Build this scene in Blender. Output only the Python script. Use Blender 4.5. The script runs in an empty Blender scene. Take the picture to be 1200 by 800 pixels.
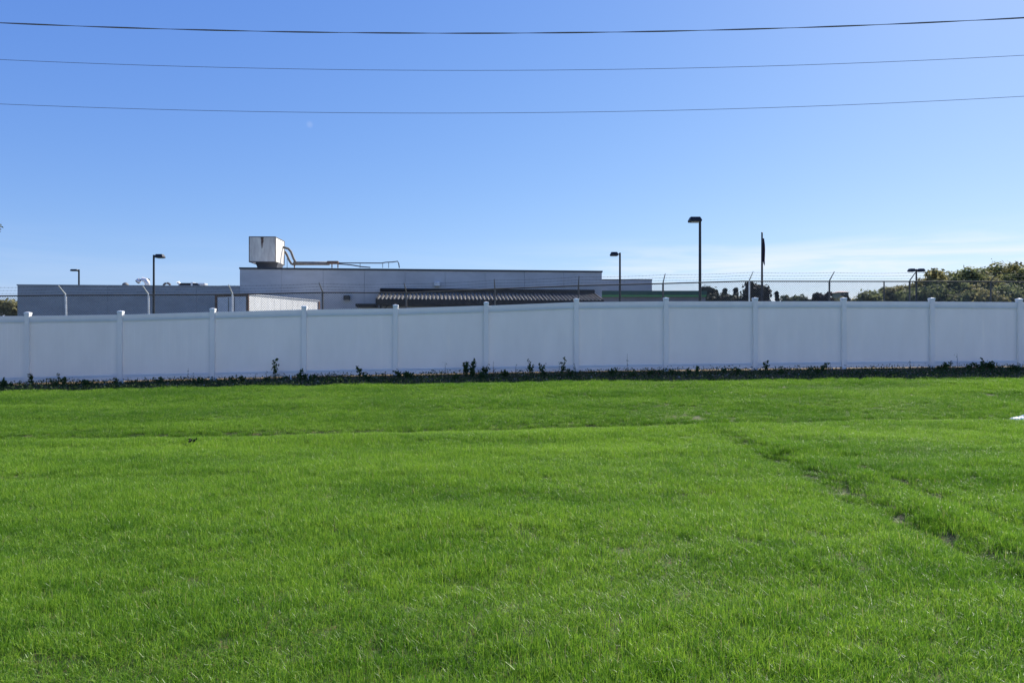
import bpy, bmesh, math, random
import numpy as np
from mathutils import Vector, Matrix, noise
random.seed(7); rng = np.random.default_rng(7)
sc = bpy.context.scene
COL = sc.collection
R = math.radians

# ------------------------------------------------------------------ camera
EYE = 1.6
cam = bpy.data.cameras.new('camera'); cam.lens = 24; cam.sensor_width = 36
cam.clip_start = 0.05; cam.clip_end = 8000
co = bpy.data.objects.new('camera', cam); COL.objects.link(co)
co.location = (0, 0, EYE); co.rotation_euler = (R(90), 0, 0)
sc.camera = co

# ------------------------------------------------------------------ light
SUN_EL, SUN_AZ = 40.5, 44.0          # azimuth clockwise from +Y (the view direction)
w = bpy.data.worlds.new('World'); sc.world = w; w.use_nodes = True
nt = w.node_tree; N = nt.nodes; L = nt.links; N.clear()
out = N.new('ShaderNodeOutputWorld'); bg = N.new('ShaderNodeBackground'); bg.inputs[1].default_value = 0.071
sky = N.new('ShaderNodeTexSky'); sky.sky_type = 'NISHITA'; sky.sun_disc = False
sky.sun_elevation = R(SUN_EL); sky.sun_rotation = R(SUN_AZ)
sky.altitude = 100; sky.air_density = 1.0; sky.dust_density = 0.35; sky.ozone_density = 3.0
# thin cirrus low over the horizon
tc = N.new('ShaderNodeTexCoord'); sep = N.new('ShaderNodeSeparateXYZ'); L.new(tc.outputs['Generated'], sep.inputs[0])
def M_(op, a, b=None, c=None):
    n = N.new('ShaderNodeMath'); n.operation = op
    for i, v in enumerate((a, b, c)):
        if v is None: continue
        if isinstance(v, (int, float)): n.inputs[i].default_value = v
        else: L.new(v, n.inputs[i])
    return n.outputs[0]
def MR(v, a, b, c=0, d=1):
    n = N.new('ShaderNodeMapRange'); n.interpolation_type = 'SMOOTHSTEP'; L.new(v, n.inputs[0])
    for i, q in enumerate((a, b, c, d)): n.inputs[i + 1].default_value = q
    return n.outputs[0]
elev = sep.outputs['Z']; azx = M_('DIVIDE', sep.outputs['X'], M_('MAXIMUM', sep.outputs['Y'], 0.05))
mp = N.new('ShaderNodeMapping'); L.new(tc.outputs['Generated'], mp.inputs[0]); mp.inputs['Scale'].default_value = (2.2, 2.2, 26)
mp.inputs['Rotation'].default_value = (0, R(-3), 0)
nz = N.new('ShaderNodeTexNoise'); L.new(mp.outputs[0], nz.inputs['Vector']); nz.inputs['Scale'].default_value = 1.6
nz.inputs['Detail'].default_value = 7; nz.inputs['Roughness'].default_value = 0.55; nz.inputs['Distortion'].default_value = 0.5
cl = MR(nz.outputs[0], 0.40, 0.64)
band = M_('MULTIPLY', MR(elev, 0.03, 0.07), MR(elev, 0.155, 0.10))
cmask = M_('MULTIPLY', M_('MULTIPLY', cl, band), MR(azx, -0.1, 0.35, 0.08, 1.0))
# one tiny puff high on the left
# white balance of the clear sky: cooler, with a deeper blue overhead
sc_ = N.new('ShaderNodeSeparateColor'); L.new(sky.outputs[0], sc_.inputs[0]); cc_ = N.new('ShaderNodeCombineColor')
for ch, g_, k_ in ((0, 1.0, .80), (1, .81, .81), (2, .42, .985)):
    L.new(M_('MULTIPLY', M_('POWER', M_('MULTIPLY', sc_.outputs[ch], .115), g_), k_/.115), cc_.inputs[ch])
dv = N.new('ShaderNodeVectorMath'); dv.operation = 'DISTANCE'; L.new(tc.outputs['Generated'], dv.inputs[0])
dv.inputs[1].default_value = Vector((-237/800, 1, 254/800)).normalized()
puff = M_('MULTIPLY', MR(dv.outputs['Value'], 0.006, 0.001), 0.10)
mask = M_('MINIMUM', M_('ADD', M_('MULTIPLY', cmask, 0.66), puff), 1)
mix = N.new('ShaderNodeMix'); mix.data_type = 'RGBA'; L.new(mask, mix.inputs[0]); L.new(cc_.outputs[0], mix.inputs[6])
mix.inputs[7].default_value = (7.6, 7.9, 8.8, 1)
L.new(mix.outputs[2], bg.inputs[0]); L.new(bg.outputs[0], out.inputs[0])

sun = bpy.data.lights.new('sun', 'SUN'); sun.energy = 5.0; sun.angle = R(0.53); sun.color = (1.0, 0.95, 0.87)
so = bpy.data.objects.new('sun', sun); COL.objects.link(so)
S = Vector((math.cos(R(SUN_EL))*math.sin(R(SUN_AZ)), math.cos(R(SUN_EL))*math.cos(R(SUN_AZ)), math.sin(R(SUN_EL))))
so.rotation_euler = S.to_track_quat('Z', 'Y').to_euler(); so.location = (0, 0, 40)
sc.view_settings.view_transform = 'Standard'; sc.view_settings.look = 'None'
sc.view_settings.exposure = 0.80; sc.view_settings.gamma = 1.0; sc.view_settings.use_curve_mapping = False

# ------------------------------------------------------------------ materials
def mat(name, col, rough=0.6, metal=0.0, var=0.0, scale=3.0, col2=None, bump=0.0, bscale=40.0, stretch=(1, 1, 1), streak=None):
    m = bpy.data.materials.new(name); m.use_nodes = True
    t = m.node_tree; n = t.nodes; l = t.links
    b = n['Principled BSDF']; b.inputs['Roughness'].default_value = rough; b.inputs['Metallic'].default_value = metal
    c = tuple(col) + (1,)
    b.inputs['Base Color'].default_value = c
    if var or col2:
        g = n.new('ShaderNodeNewGeometry'); mpn = n.new('ShaderNodeMapping'); mpn.inputs['Scale'].default_value = stretch
        l.new(g.outputs['Position'], mpn.inputs[0])
        z = n.new('ShaderNodeTexNoise'); z.inputs['Scale'].default_value = scale; z.inputs['Detail'].default_value = 6
        z.inputs['Roughness'].default_value = 0.6; l.new(mpn.outputs[0], z.inputs['Vector'])
        r = n.new('ShaderNodeValToRGB'); l.new(z.outputs[0], r.inputs[0])
        r.color_ramp.elements[0].position = 0.35; r.color_ramp.elements[1].position = 0.68
        k = 1 - var
        r.color_ramp.elements[0].color = (col[0]*k, col[1]*k, col[2]*k, 1)
        r.color_ramp.elements[1].color = tuple(col2) + (1,) if col2 else (min(1, col[0]*(1+var)), min(1, col[1]*(1+var)), min(1, col[2]*(1+var)), 1)
        l.new(r.outputs[0], b.inputs['Base Color'])
        if bump:
            z2 = n.new('ShaderNodeTexNoise'); z2.inputs['Scale'].default_value = bscale; z2.inputs['Detail'].default_value = 5
            l.new(mpn.outputs[0], z2.inputs['Vector'])
            bu = n.new('ShaderNodeBump'); bu.inputs['Strength'].default_value = bump; bu.inputs['Distance'].default_value = 0.02
            l.new(z2.outputs[0], bu.inputs['Height']); l.new(bu.outputs[0], b.inputs['Normal'])
    return m
MV = mat('white_vinyl', (0.885, 0.872, 0.86), 0.32, var=0.035, scale=2.2, stretch=(1, 1, .35))
def thin_plastic(m, k):          # thin-walled vinyl lets a little sunlight through
    t = m.node_tree; o = t.nodes['Material Output']; b = t.nodes['Principled BSDF']
    tr = t.nodes.new('ShaderNodeBsdfTranslucent'); tr.inputs[0].default_value = (.9, .88, .84, 1)
    mx = t.nodes.new('ShaderNodeMixShader'); mx.inputs[0].default_value = k
    t.links.new(b.outputs[0], mx.inputs[1]); t.links.new(tr.outputs[0], mx.inputs[2]); t.links.new(mx.outputs[0], o.inputs[0])
thin_plastic(MV, .17)
MV_CAP = mat('white_vinyl_cap', (0.82, 0.83, 0.84), 0.3)
MGALV = mat('galvanised_steel', (0.10, 0.10, 0.10), 0.75, 0.1, var=0.2, scale=9)
MMESH = mat('weathered_mesh_wire', (0.15, 0.15, 0.15), 0.8, 0.0, var=0.25, scale=5)
MRAIL = mat('weathered_top_rail', (0.06, 0.06, 0.06), 0.85, 0.0, var=0.25, scale=5)
MWALL = mat('grey_painted_precast', (0.52, 0.51, 0.50), 0.75, var=0.10, scale=0.55, bump=0.25, bscale=14, stretch=(1, 1, 2.2))
MWALL2 = mat('dark_grey_block', (0.38, 0.385, 0.38), 0.8, var=0.10, scale=0.6, bump=0.3, bscale=12, stretch=(1, 1, 2.5))
MCOPE = mat('dark_metal_coping', (0.05, 0.055, 0.065), 0.5, 0.3)
MROOF = mat('pale_roof_membrane', (0.45, 0.45, 0.44), 0.8, var=0.1, scale=0.4)
MBLACK = mat('black_painted_metal', (0.018, 0.019, 0.022), 0.45, 0.2)
MLENS = mat('lamp_glass', (0.35, 0.38, 0.40), 0.2)
MUNIT = mat('stained_white_sheet_metal', (0.62, 0.56, 0.49), 0.5, 0.05, var=0.18, scale=1.6, col2=(0.76, 0.72, 0.62), stretch=(1.5, 1.5, .5))
MRUST = mat('rust_streak', (0.13, 0.085, 0.06), 0.85, var=0.4, scale=8)
MDUCT = mat('grey_duct', (0.13, 0.125, 0.12), 0.7, 0.1, var=0.25, scale=2)
MVENT = mat('pale_aluminium', (0.62, 0.63, 0.64), 0.4, 0.3, var=0.15, scale=6)
MSLATE = mat('brown_ribbed_metal', (0.27, 0.255, 0.225), 0.6, 0.1, var=0.18, scale=2.5)
MSOFF = mat('dark_brown_fascia', (0.014, 0.012, 0.012), 0.9)
MRIB = mat('dark_bronze_rib', (0.03, 0.028, 0.026), 0.6, 0.1)
MTRAIL = mat('white_trailer_skin', (0.88, 0.87, 0.82), 0.4, var=0.08, scale=1.5)
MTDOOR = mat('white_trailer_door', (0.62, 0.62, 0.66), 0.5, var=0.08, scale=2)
MTFR = mat('rusty_brown_frame', (0.14, 0.075, 0.05), 0.7, var=0.3, scale=6)
MRUB = mat('tyre_rubber', (0.02, 0.02, 0.02), 0.85)
MGREEN = mat('dark_green_fascia', (0.012, 0.075, 0.048), 0.5, var=0.1, scale=0.5)
MGREEN2 = mat('light_green_stripe', (0.08, 0.30, 0.09), 0.5)
MGWALL = mat('grey_shop_wall', (0.20, 0.20, 0.215), 0.8, var=0.1, scale=0.5)
MGLASS = mat('dark_glass', (0.02, 0.025, 0.03), 0.08)
MWIRE = mat('black_cable', (0.20, 0.18, 0.21), 0.6)
MFLAG = mat('dark_flag_cloth', (0.10, 0.02, 0.035), 0.9, var=0.6, scale=2.2, col2=(0.05, 0.04, 0.10))
MPINK = mat('pinkish_roof', (0.5, 0.33, 0.29), 0.8, var=0.15, scale=0.6)
MCREAM = mat('cream_wall', (0.22, 0.22, 0.19), 0.8)
MBARK = mat('bark', (0.09, 0.07, 0.05), 0.9, var=0.35, scale=3, bump=0.5)
MSTUB = mat('white_plastic', (0.75, 0.74, 0.72), 0.45)
MPAPER = mat('crumpled_white_plastic', (0.78, 0.79, 0.72), 0.6, var=0.08, scale=18)
MSTONE = mat('pale_pebble', (0.36, 0.30, 0.24), 0.8, var=0.25, scale=30)

def leaf_mat(name, c1, c2, trans=0.35, rough=0.75, scale=1.3):
    m = bpy.data.materials.new(name); m.use_nodes = True
    t = m.node_tree; n = t.nodes; l = t.links; n.clear()
    o = n.new('ShaderNodeOutputMaterial'); g = n.new('ShaderNodeNewGeometry')
    z = n.new('ShaderNodeTexNoise'); z.inputs['Scale'].default_value = scale; z.inputs['Detail'].default_value = 3
    l.new(g.outputs['Position'], z.inputs['Vector'])
    a = n.new('ShaderNodeMath'); a.operation = 'MULTIPLY_ADD'; l.new(g.outputs['Random Per Island'], a.inputs[0]); a.inputs[1].default_value = 0.45; 
    s = n.new('ShaderNodeMath'); s.operation = 'SUBTRACT'; l.new(z.outputs[0], s.inputs[0]); s.inputs[1].default_value = 0.22
    l.new(s.outputs[0], a.inputs[2])
    r = n.new('ShaderNodeValToRGB'); l.new(a.outputs[0], r.inputs[0])
    r.color_ramp.elements[0].position = 0.25; r.color_ramp.elements[1].position = 0.75
    r.color_ramp.elements[0].color = tuple(c1) + (1,); r.color_ramp.elements[1].color = tuple(c2) + (1,)
    b = n.new('ShaderNodeBsdfPrincipled'); b.inputs['Roughness'].default_value = rough; b.inputs['Specular IOR Level'].default_value = 0.2; l.new(r.outputs[0], b.inputs['Base Color'])
    tr = n.new('ShaderNodeBsdfTranslucent'); l.new(r.outputs[0], tr.inputs[0])
    mx = n.new('ShaderNodeMixShader'); mx.inputs[0].default_value = trans
    l.new(b.outputs[0], mx.inputs[1]); l.new(tr.outputs[0], mx.inputs[2]); l.new(mx.outputs[0], o.inputs[0])
    return m
ML_DARK = leaf_mat('leaf_dark_evergreen', (0.012, 0.02, 0.010), (0.035, 0.05, 0.022), 0.15)
ML_PURP = leaf_mat('leaf_dull_purple', (0.022, 0.020, 0.018), (0.055, 0.05, 0.038), 0.2)
ML_GREEN = leaf_mat('leaf_mid_green', (0.07, 0.088, 0.034), (0.24, 0.265, 0.11), 0.4, scale=.35)
ML_OLIVE = leaf_mat('leaf_olive_yellow', (0.11, 0.11, 0.04), (0.33, 0.30, 0.13), 0.4, scale=.4)
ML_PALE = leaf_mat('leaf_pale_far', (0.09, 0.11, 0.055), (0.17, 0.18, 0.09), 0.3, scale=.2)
ML_WEED = leaf_mat('leaf_weed', (0.025, 0.05, 0.015), (0.07, 0.11, 0.03), 0.25, scale=9)
ML_BROWN = leaf_mat('leaf_dead_brown', (0.10, 0.06, 0.03), (0.34, 0.23, 0.13), 0.2, scale=9)

# grass blades: live green, large-scale drift in tone, a few straw blades
def grass_mat():
    m = bpy.data.materials.new('grass_blade'); m.use_nodes = True
    t = m.node_tree; n = t.nodes; l = t.links; n.clear()
    o = n.new('ShaderNodeOutputMaterial'); g = n.new('ShaderNodeNewGeometry')
    mpn = n.new('ShaderNodeMapping'); mpn.inputs['Scale'].default_value = (0.35, 0.9, 0.2); l.new(g.outputs['Position'], mpn.inputs[0])
    z = n.new('ShaderNodeTexNoise'); z.inputs['Scale'].default_value = 0.9; z.inputs['Detail'].default_value = 4; l.new(mpn.outputs[0], z.inputs['Vector'])
    z2 = n.new('ShaderNodeTexNoise'); z2.inputs['Scale'].default_value = 7; z2.inputs['Detail'].default_value = 2; l.new(g.outputs['Position'], z2.inputs['Vector'])
    at = n.new('ShaderNodeAttribute'); at.attribute_name = 'tone'
    def mm(op, a, b, c=None):
        q = n.new('ShaderNodeMath'); q.operation = op
        for i, v in enumerate((a, b, c)):
            if v is None: continue
            if isinstance(v, (int, float)): q.inputs[i].default_value = v
            else: l.new(v, q.inputs[i])
        return q.outputs[0]
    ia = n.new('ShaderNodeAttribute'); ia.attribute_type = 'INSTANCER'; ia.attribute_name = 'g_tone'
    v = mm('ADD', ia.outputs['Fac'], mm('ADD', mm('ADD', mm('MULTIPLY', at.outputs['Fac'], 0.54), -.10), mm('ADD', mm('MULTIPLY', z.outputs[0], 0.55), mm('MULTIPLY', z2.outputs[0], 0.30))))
    r = n.new('ShaderNodeValToRGB'); l.new(v, r.inputs[0]); e = r.color_ramp.elements
    e[0].position = 0.38; e[0].color = (0.066, 0.168, 0.011, 1)
    e[1].position = 0.80; e[1].color = (0.285, 0.445, 0.043, 1)
    k = e.new(0.6); k.color = (0.150, 0.310, 0.022, 1)
    st = n.new('ShaderNodeMix'); st.data_type = 'RGBA'; l.new(mm('GREATER_THAN', at.outputs['Fac'], 0.984), st.inputs[0])
    l.new(r.outputs[0], st.inputs[6]); st.inputs[7].default_value = (0.36, 0.34, 0.14, 1)
    b = n.new('ShaderNodeBsdfPrincipled'); b.inputs['Roughness'].default_value = 0.42; b.inputs['Specular IOR Level'].default_value = 0.4
    l.new(st.outputs[2], b.inputs['Base Color'])
    tr = n.new('ShaderNodeBsdfTranslucent'); l.new(st.outputs[2], tr.inputs[0])
    mx = n.new('ShaderNodeMixShader'); mx.inputs[0].default_value = 0.48
    l.new(b.outputs[0], mx.inputs[1]); l.new(tr.outputs[0], mx.inputs[2]); l.new(mx.outputs[0], o.inputs[0])
    return m
MGRASS = grass_mat()

# ------------------------------------------------------------------ mesh helpers
class MB:
    def __init__(s): s.v = []; s.f = []
    def add(s, vs, fs):
        k = len(s.v); s.v += [tuple(p) for p in vs]; s.f += [tuple(i + k for i in f) for f in fs]; return s
    def hexa(s, p):                        # 8 points: bottom ring 0-3, top ring 4-7
        return s.add(p, [(0,3,2,1), (4,5,6,7), (0,1,5,4), (1,2,6,5), (2,3,7,6), (3,0,4,7)])
    def box(s, a, b):
        x0,y0,z0 = a; x1,y1,z1 = b
        return s.hexa([(x0,y0,z0),(x1,y0,z0),(x1,y1,z0),(x0,y1,z0),(x0,y0,z1),(x1,y0,z1),(x1,y1,z1),(x0,y1,z1)])
    def bbox(s, a, b, c=0.01):             # box with chamfered vertical edges and top
        x0,y0,z0 = a; x1,y1,z1 = b
        def ring(x0,y0,x1,y1,z,k): return [(x0+k,y0,z),(x1-k,y0,z),(x1,y0+k,z),(x1,y1-k,z),(x1-k,y1,z),(x0+k,y1,z),(x0,y1-k,z),(x0,y0+k,z)]
        rs = ring(x0,y0,x1,y1,z0,c) + ring(x0,y0,x1,y1,z1-c,c) + ring(x0+c,y0+c,x1-c,y1-c,z1,c*.6)
        f = [tuple(range(7,-1,-1)), tuple(range(16,24))]
        for r_ in (0, 8):
            for i in range(8): j = (i+1) % 8; f.append((r_+i, r_+j, r_+8+j, r_+8+i))
        return s.add(rs, f)
    def tube(s, pts, rad, n=8, cap=True):
        pts = [Vector(p) for p in pts]; rads = rad if isinstance(rad, (list, tuple)) else [rad]*len(pts)
        k = len(s.v); up = None
        for i, p in enumerate(pts):
            d = (pts[min(i+1, len(pts)-1)] - pts[max(i-1, 0)]).normalized()
            if up is None: up = Vector((0,0,1)) if abs(d.z) < .9 else Vector((1,0,0))
            a = d.cross(up).normalized(); b = d.cross(a).normalized(); up = -b if False else up
            for j in range(n):
                t = 2*math.pi*j/n; s.v.append(tuple(p + a*math.cos(t)*rads[i] + b*math.sin(t)*rads[i]))
        for i in range(len(pts)-1):
            for j in range(n):
                q = (j+1) % n; s.f.append((k+i*n+j, k+i*n+q, k+(i+1)*n+q, k+(i+1)*n+j))
        if cap: s.f.append(tuple(k+j for j in range(n-1,-1,-1))); s.f.append(tuple(k+(len(pts)-1)*n+j for j in range(n)))
        return s
    def mesh(s, name, m):
        me = bpy.data.meshes.new(name); me.from_pydata(s.v, [], s.f); me.update()
        if m: me.materials.append(m)
        return me
INV = {}
def tag(o, label=None, cat=None, group=None, kind=None):
    if label: o['label'] = label
    if cat: o['category'] = cat
    if group: o['group'] = group
    if kind: o['kind'] = kind
    return o
def thing(name, label, cat, loc, rz=0.0, group=None):
    o = bpy.data.objects.new(name, None); o.empty_display_size = .2; COL.objects.link(o); o.location = loc; o.rotation_euler = (0, 0, rz)
    INV[o.name] = (Matrix.Translation(loc) @ Matrix.Rotation(rz, 4, 'Z')).inverted()
    return tag(o, label, cat, group)
def obj(name, mb, m, parent=None, world=False, loc=None, smooth=False):
    if isinstance(mb, MB):
        if world and parent is not None:
            T = INV[parent.name]; mb.v = [tuple(T @ Vector(p)) for p in mb.v]
        me = mb.mesh(name, m)
    else: me = mb
    if smooth:
        for p in me.polygons: p.use_smooth = True
    o = bpy.data.objects.new(name, me); COL.objects.link(o)
    if parent is not None:
        o.parent = parent
        INV[o.name] = INV.get(parent.name, Matrix())
    if loc: o.location = loc
    return o
def P(px, py, D): return Vector(((px-600)*D/800, D, EYE + (400-py)*D/800))   # measuring aid: photo point at a known distance

# ------------------------------------------------------------------ terrain
FY0, FTH = 18.4665, 0.022                      # fence line
def fence_y(x): return FY0 + math.tan(FTH)*x
def sm(a, b, t):
    t = min(1, max(0, (t-a)/(b-a))); return t*t*(3-2*t)
def zf(x):
    s = max(-2.2, min(2.2, x/14)); return .735 + .228*s - .075*s*s
def Dc(x): return 11.85 + 1.05*max(-1.6, min(1.6, x/10))
CRX = [-25.6, -22.5, -19.4, -16.3, -13.2, -10.1, -6.9, -3.8, -.6, 2.45, 5.5, 8.6, 11.7, 14.8, 17.9, 21, 24, 27]
CRZ = [3.15, 3.18, 3.2, 3.25, 3.27, 3.3, 3.38, 3.38, 3.53, 3.66, 3.75, 3.85, 3.86, 3.87, 3.87, 3.86, 3.85, 3.85]
def rail_z(x):
    if x <= CRX[0]: return CRZ[0]
    for i in range(len(CRX)-1):
        if x <= CRX[i+1]: t = (x-CRX[i])/(CRX[i+1]-CRX[i]); return CRZ[i]*(1-t)+CRZ[i+1]*t
    return CRZ[-1]
def link_y(x): return 25.15 + .045*x
def height(x, y):
    s = max(-1.6, min(1.6, x/10)); dc = Dc(x); zc = .06 + .085*s; yf = fence_y(x)
    if y < dc:
        t = max(0, (y-2.0)/(dc-2.0)) if y > 2 else 0
        z = zc * (t**1.3)
        if y < 2: z = 0
    elif y < yf + .6:
        t = (y-dc)/(yf-dc); t2 = min(t, 1.03)
        z = zc + (zf(x)-zc)*(t2*1.08 - .08*t2*t2)
    else:
        ze = zf(x) + .01; zl = rail_z(x) - 2.45
        z = ze + (zl-ze)*sm(yf+.6, link_y(x)-.6, y)
        z = z + (.85 - z)*sm(link_y(x)+.6, 36, y)
    if y < 19 and -30 < x < 30:
        wob = .10*noise.noise(Vector((x*.5, 0, 3)))
        # crease at the foot of the slope
        z -= .085*math.exp(-((y-dc-wob*1.5)/.22)**2)
        z += .04*math.exp(-((y-dc+.75)/.5)**2)
        f = 0.0
        # wheel rut along the view on the right, with a raised lip
        if y < dc:
            f = sm(1.5, 3.5, y)*(1-sm(dc-1.5, dc-.2, y)); wx = 3.42 + .12*noise.noise(Vector((0, y*.55, 9)))
            z -= f*.048*math.exp(-((x-wx)/.24)**2)
            z += f*.035*sm(wx+.05, wx+.5, x)*(1-sm(5.2, 8, x))
            z += f*.018*math.exp(-((x-wx-.32)/.16)**2)
            f2 = sm(2.5, 4.5, y)*(1-sm(7.5, 9.0, y)); z -= f2*.055*math.exp(-((x-4.22-.1*noise.noise(Vector((5, y*.6, 2))))/.14)**2)
        if x > 3.3 and y < dc: z += sm(3.3, 3.9, x)*f*(.030*noise.noise(Vector((x*1.6, y*2.0, 44)))+.016*noise.noise(Vector((x*4, y*4, 4))))
        z += .030*noise.noise(Vector((x*.22, y*.95, 0))) + .020*noise.noise(Vector((x*.9, y*1.4, 7))) + .007*noise.noise(Vector((x*3.1, y*3.1, 4)))
        # faint mower ridges running across
        z += .014*math.sin(y*2*math.pi/1.15 + .5*noise.noise(Vector((x*.2, y*.3, 1))))*(.5+.5*noise.noise(Vector((x*.15, y*.2, 12))))
    return z
def axis(lo, hi, st, grow, far):
    a = list(np.arange(lo, hi+1e-6, st)); d = st; p = hi
    while p < far: d *= grow; p += d; a.append(p)
    d = st; p = lo; pre = []
    while p > -far: d *= grow; p -= d; pre.append(p)
    return pre[::-1] + a
xs = axis(-15, 16, .12, 1.28, 3500); ys = axis(.6, 19.6, .12, 1.28, 3500)
vs = [(x, y, height(x, y)) for y in ys for x in xs]; nx = len(xs)
fs = [(j*nx+i, j*nx+i+1, (j+1)*nx+i+1, (j+1)*nx+i) for j in range(len(ys)-1) for i in range(nx-1)]
gm = bpy.data.meshes.new('ground'); gm.from_pydata(vs, [], fs); gm.update()
for p in gm.polygons: p.use_smooth = True
ground = bpy.data.objects.new('ground', gm); COL.objects.link(ground); tag(ground, kind='structure')
def soil():
    m = bpy.data.materials.new('soil_and_thatch'); m.use_nodes = True
    t = m.node_tree; n = t.nodes; l = t.links; b = n['Principled BSDF']; b.inputs['Roughness'].default_value = 0.95
    g = n.new('ShaderNodeNewGeometry')
    z = n.new('ShaderNodeTexNoise'); z.inputs['Scale'].default_value = 14; z.inputs['Detail'].default_value = 8; l.new(g.outputs['Position'], z.inputs['Vector'])
    r = n.new('ShaderNodeValToRGB'); l.new(z.outputs[0], r.inputs[0]); e = r.color_ramp.elements
    e[0].position = .3; e[0].color = (.034, .030, .012, 1); e[1].position = .72; e[1].color = (.18, .115, .042, 1)
    # turf colour where the lawn runs on beyond the planted blades
    z3 = n.new('ShaderNodeTexNoise'); z3.inputs['Scale'].default_value = 3; z3.inputs['Detail'].default_value = 8; l.new(g.outputs['Position'], z3.inputs['Vector'])
    r3 = n.new('ShaderNodeValToRGB'); l.new(z3.outputs[0], r3.inputs[0]); e3 = r3.color_ramp.elements
    e3[0].position = .3; e3[0].color = (.03, .07, .012, 1); e3[1].position = .7; e3[1].color = (.07, .13, .025, 1)
    z4 = n.new('ShaderNodeTexNoise'); z4.inputs['Scale'].default_value = 30; z4.inputs['Detail'].default_value = 3; l.new(g.outputs['Position'], z4.inputs['Vector'])
    sp = n.new('ShaderNodeSeparateXYZ'); l.new(g.outputs['Position'], sp.inputs[0])
    mr = n.new('ShaderNodeMapRange'); l.new(sp.outputs['Y'], mr.inputs[0]); mr.inputs[1].default_value = 16.6; mr.inputs[2].default_value = 17.0; mr.inputs[3].default_value = .72; mr.inputs[4].default_value = .0
    mr2 = n.new('ShaderNodeMapRange'); l.new(sp.outputs['Y'], mr2.inputs[0]); mr2.inputs[1].default_value = 19.2; mr2.inputs[2].default_value = 20.5; mr2.inputs[3].default_value = .0; mr2.inputs[4].default_value = .95
    ad = n.new('ShaderNodeMath'); ad.operation = 'ADD'; l.new(mr.outputs[0], ad.inputs[0]); l.new(mr2.outputs[0], ad.inputs[1])
    mu = n.new('ShaderNodeMath'); mu.operation = 'MULTIPLY'; l.new(ad.outputs[0], mu.inputs[0])
    mr4 = n.new('ShaderNodeMapRange'); l.new(z4.outputs[0], mr4.inputs[0]); mr4.inputs[1].default_value = .35; mr4.inputs[2].default_value = .5; l.new(mr4.outputs[0], mu.inputs[1])
    mx = n.new('ShaderNodeMix'); mx.data_type = 'RGBA'; l.new(mu.outputs[0], mx.inputs[0]); l.new(r.outputs[0], mx.inputs[6]); l.new(r3.outputs[0], mx.inputs[7])
    l.new(mx.outputs[2], b.inputs['Base Color'])
    bu = n.new('ShaderNodeBump'); bu.inputs['Strength'].default_value = .8; bu.inputs['Distance'].default_value = .03; l.new(z.outputs[0], bu.inputs['Height']); l.new(bu.outputs[0], b.inputs['Normal'])
    return m
gm.materials.append(soil())
# asphalt yard behind the wire fence
yard = MB(); pts = [(-60, 36.2), (60, 36.2), (60, 130), (-60, 130)]
yard.add([(x, y, .858) for x, y in pts], [(0,1,2,3)])
tag(obj('yard_asphalt', yard, mat('asphalt', (.05,.05,.052), .9, var=.2, scale=2, bump=.3)), kind='structure')

# ------------------------------------------------------------------ white vinyl fence
fence = thing('vinyl_fence', 'long white vinyl privacy fence with capped posts along the back of the lawn', 'fence', (0, FY0, 0), FTH)
U0 = -12.891749755 / math.cos(FTH); 
def fu(k):                                             # local u of post k (k=0 is the first post in view on the left)
    return (-12.8917 + 2.44*k*math.cos(FTH)) / math.cos(FTH)
TOPY = {-2: 366.2, -1: 366.5, 0: 366, 1: 364.5, 2: 361.5, 3: 358.7, 4: 357.2, 5: 354, 6: 350, 7: 349, 8: 349, 9: 349, 10: 349.3, 11: 350, 12: 350.5, 13: 351}
def post_top(k):
    k = max(-2, min(13, k)); u = fu(k); d = FY0 + u*math.sin(FTH); return EYE + (400-TOPY[k])*d/800
PH = .0635
pm = MB(); pm.bbox((-PH,-PH,-2.05), (PH,PH,-.02), .008); pmesh = pm.mesh('fence_post', MV)
cm = MB(); cm.bbox((-.070,-.070,-.05), (.070,.070,0), .006)
cm.add([(-.06,-.06,-.0005),(.06,-.06,-.0005),(.06,.06,-.0005),(-.06,.06,-.0005),(0,0,.014)], [(0,1,4),(1,2,4),(2,3,4),(3,0,4)])
cmesh = cm.mesh('post_cap', MV_CAP)
bdm = MB(); 
pr_ = [(-.0773,-.0098),(-.0752,-.011),(.0752,-.011),(.0773,-.0098)]   # hollow profile with a shallow V at each joint
q_ = pr_ + [(x, -y) for x, y in pr_[::-1]]
bdm.add([(x, y, 0) for x, y in q_] + [(x, y, 1.56) for x, y in q_], [(i, i+1, 9+i, 8+i) for i in (0, 1, 2, 4, 5, 6)] + [tuple(range(7, -1, -1)), tuple(range(8, 16))])
bmesh_ = bdm.mesh('board', MV)
K0, K1 = -2, 13
for k in range(K0, K1+1):
    zt = post_top(k); po = obj('fence_post', pmesh, None, fence, loc=(fu(k), 0, zt)); obj('post_cap', cmesh, None, po)
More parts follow.
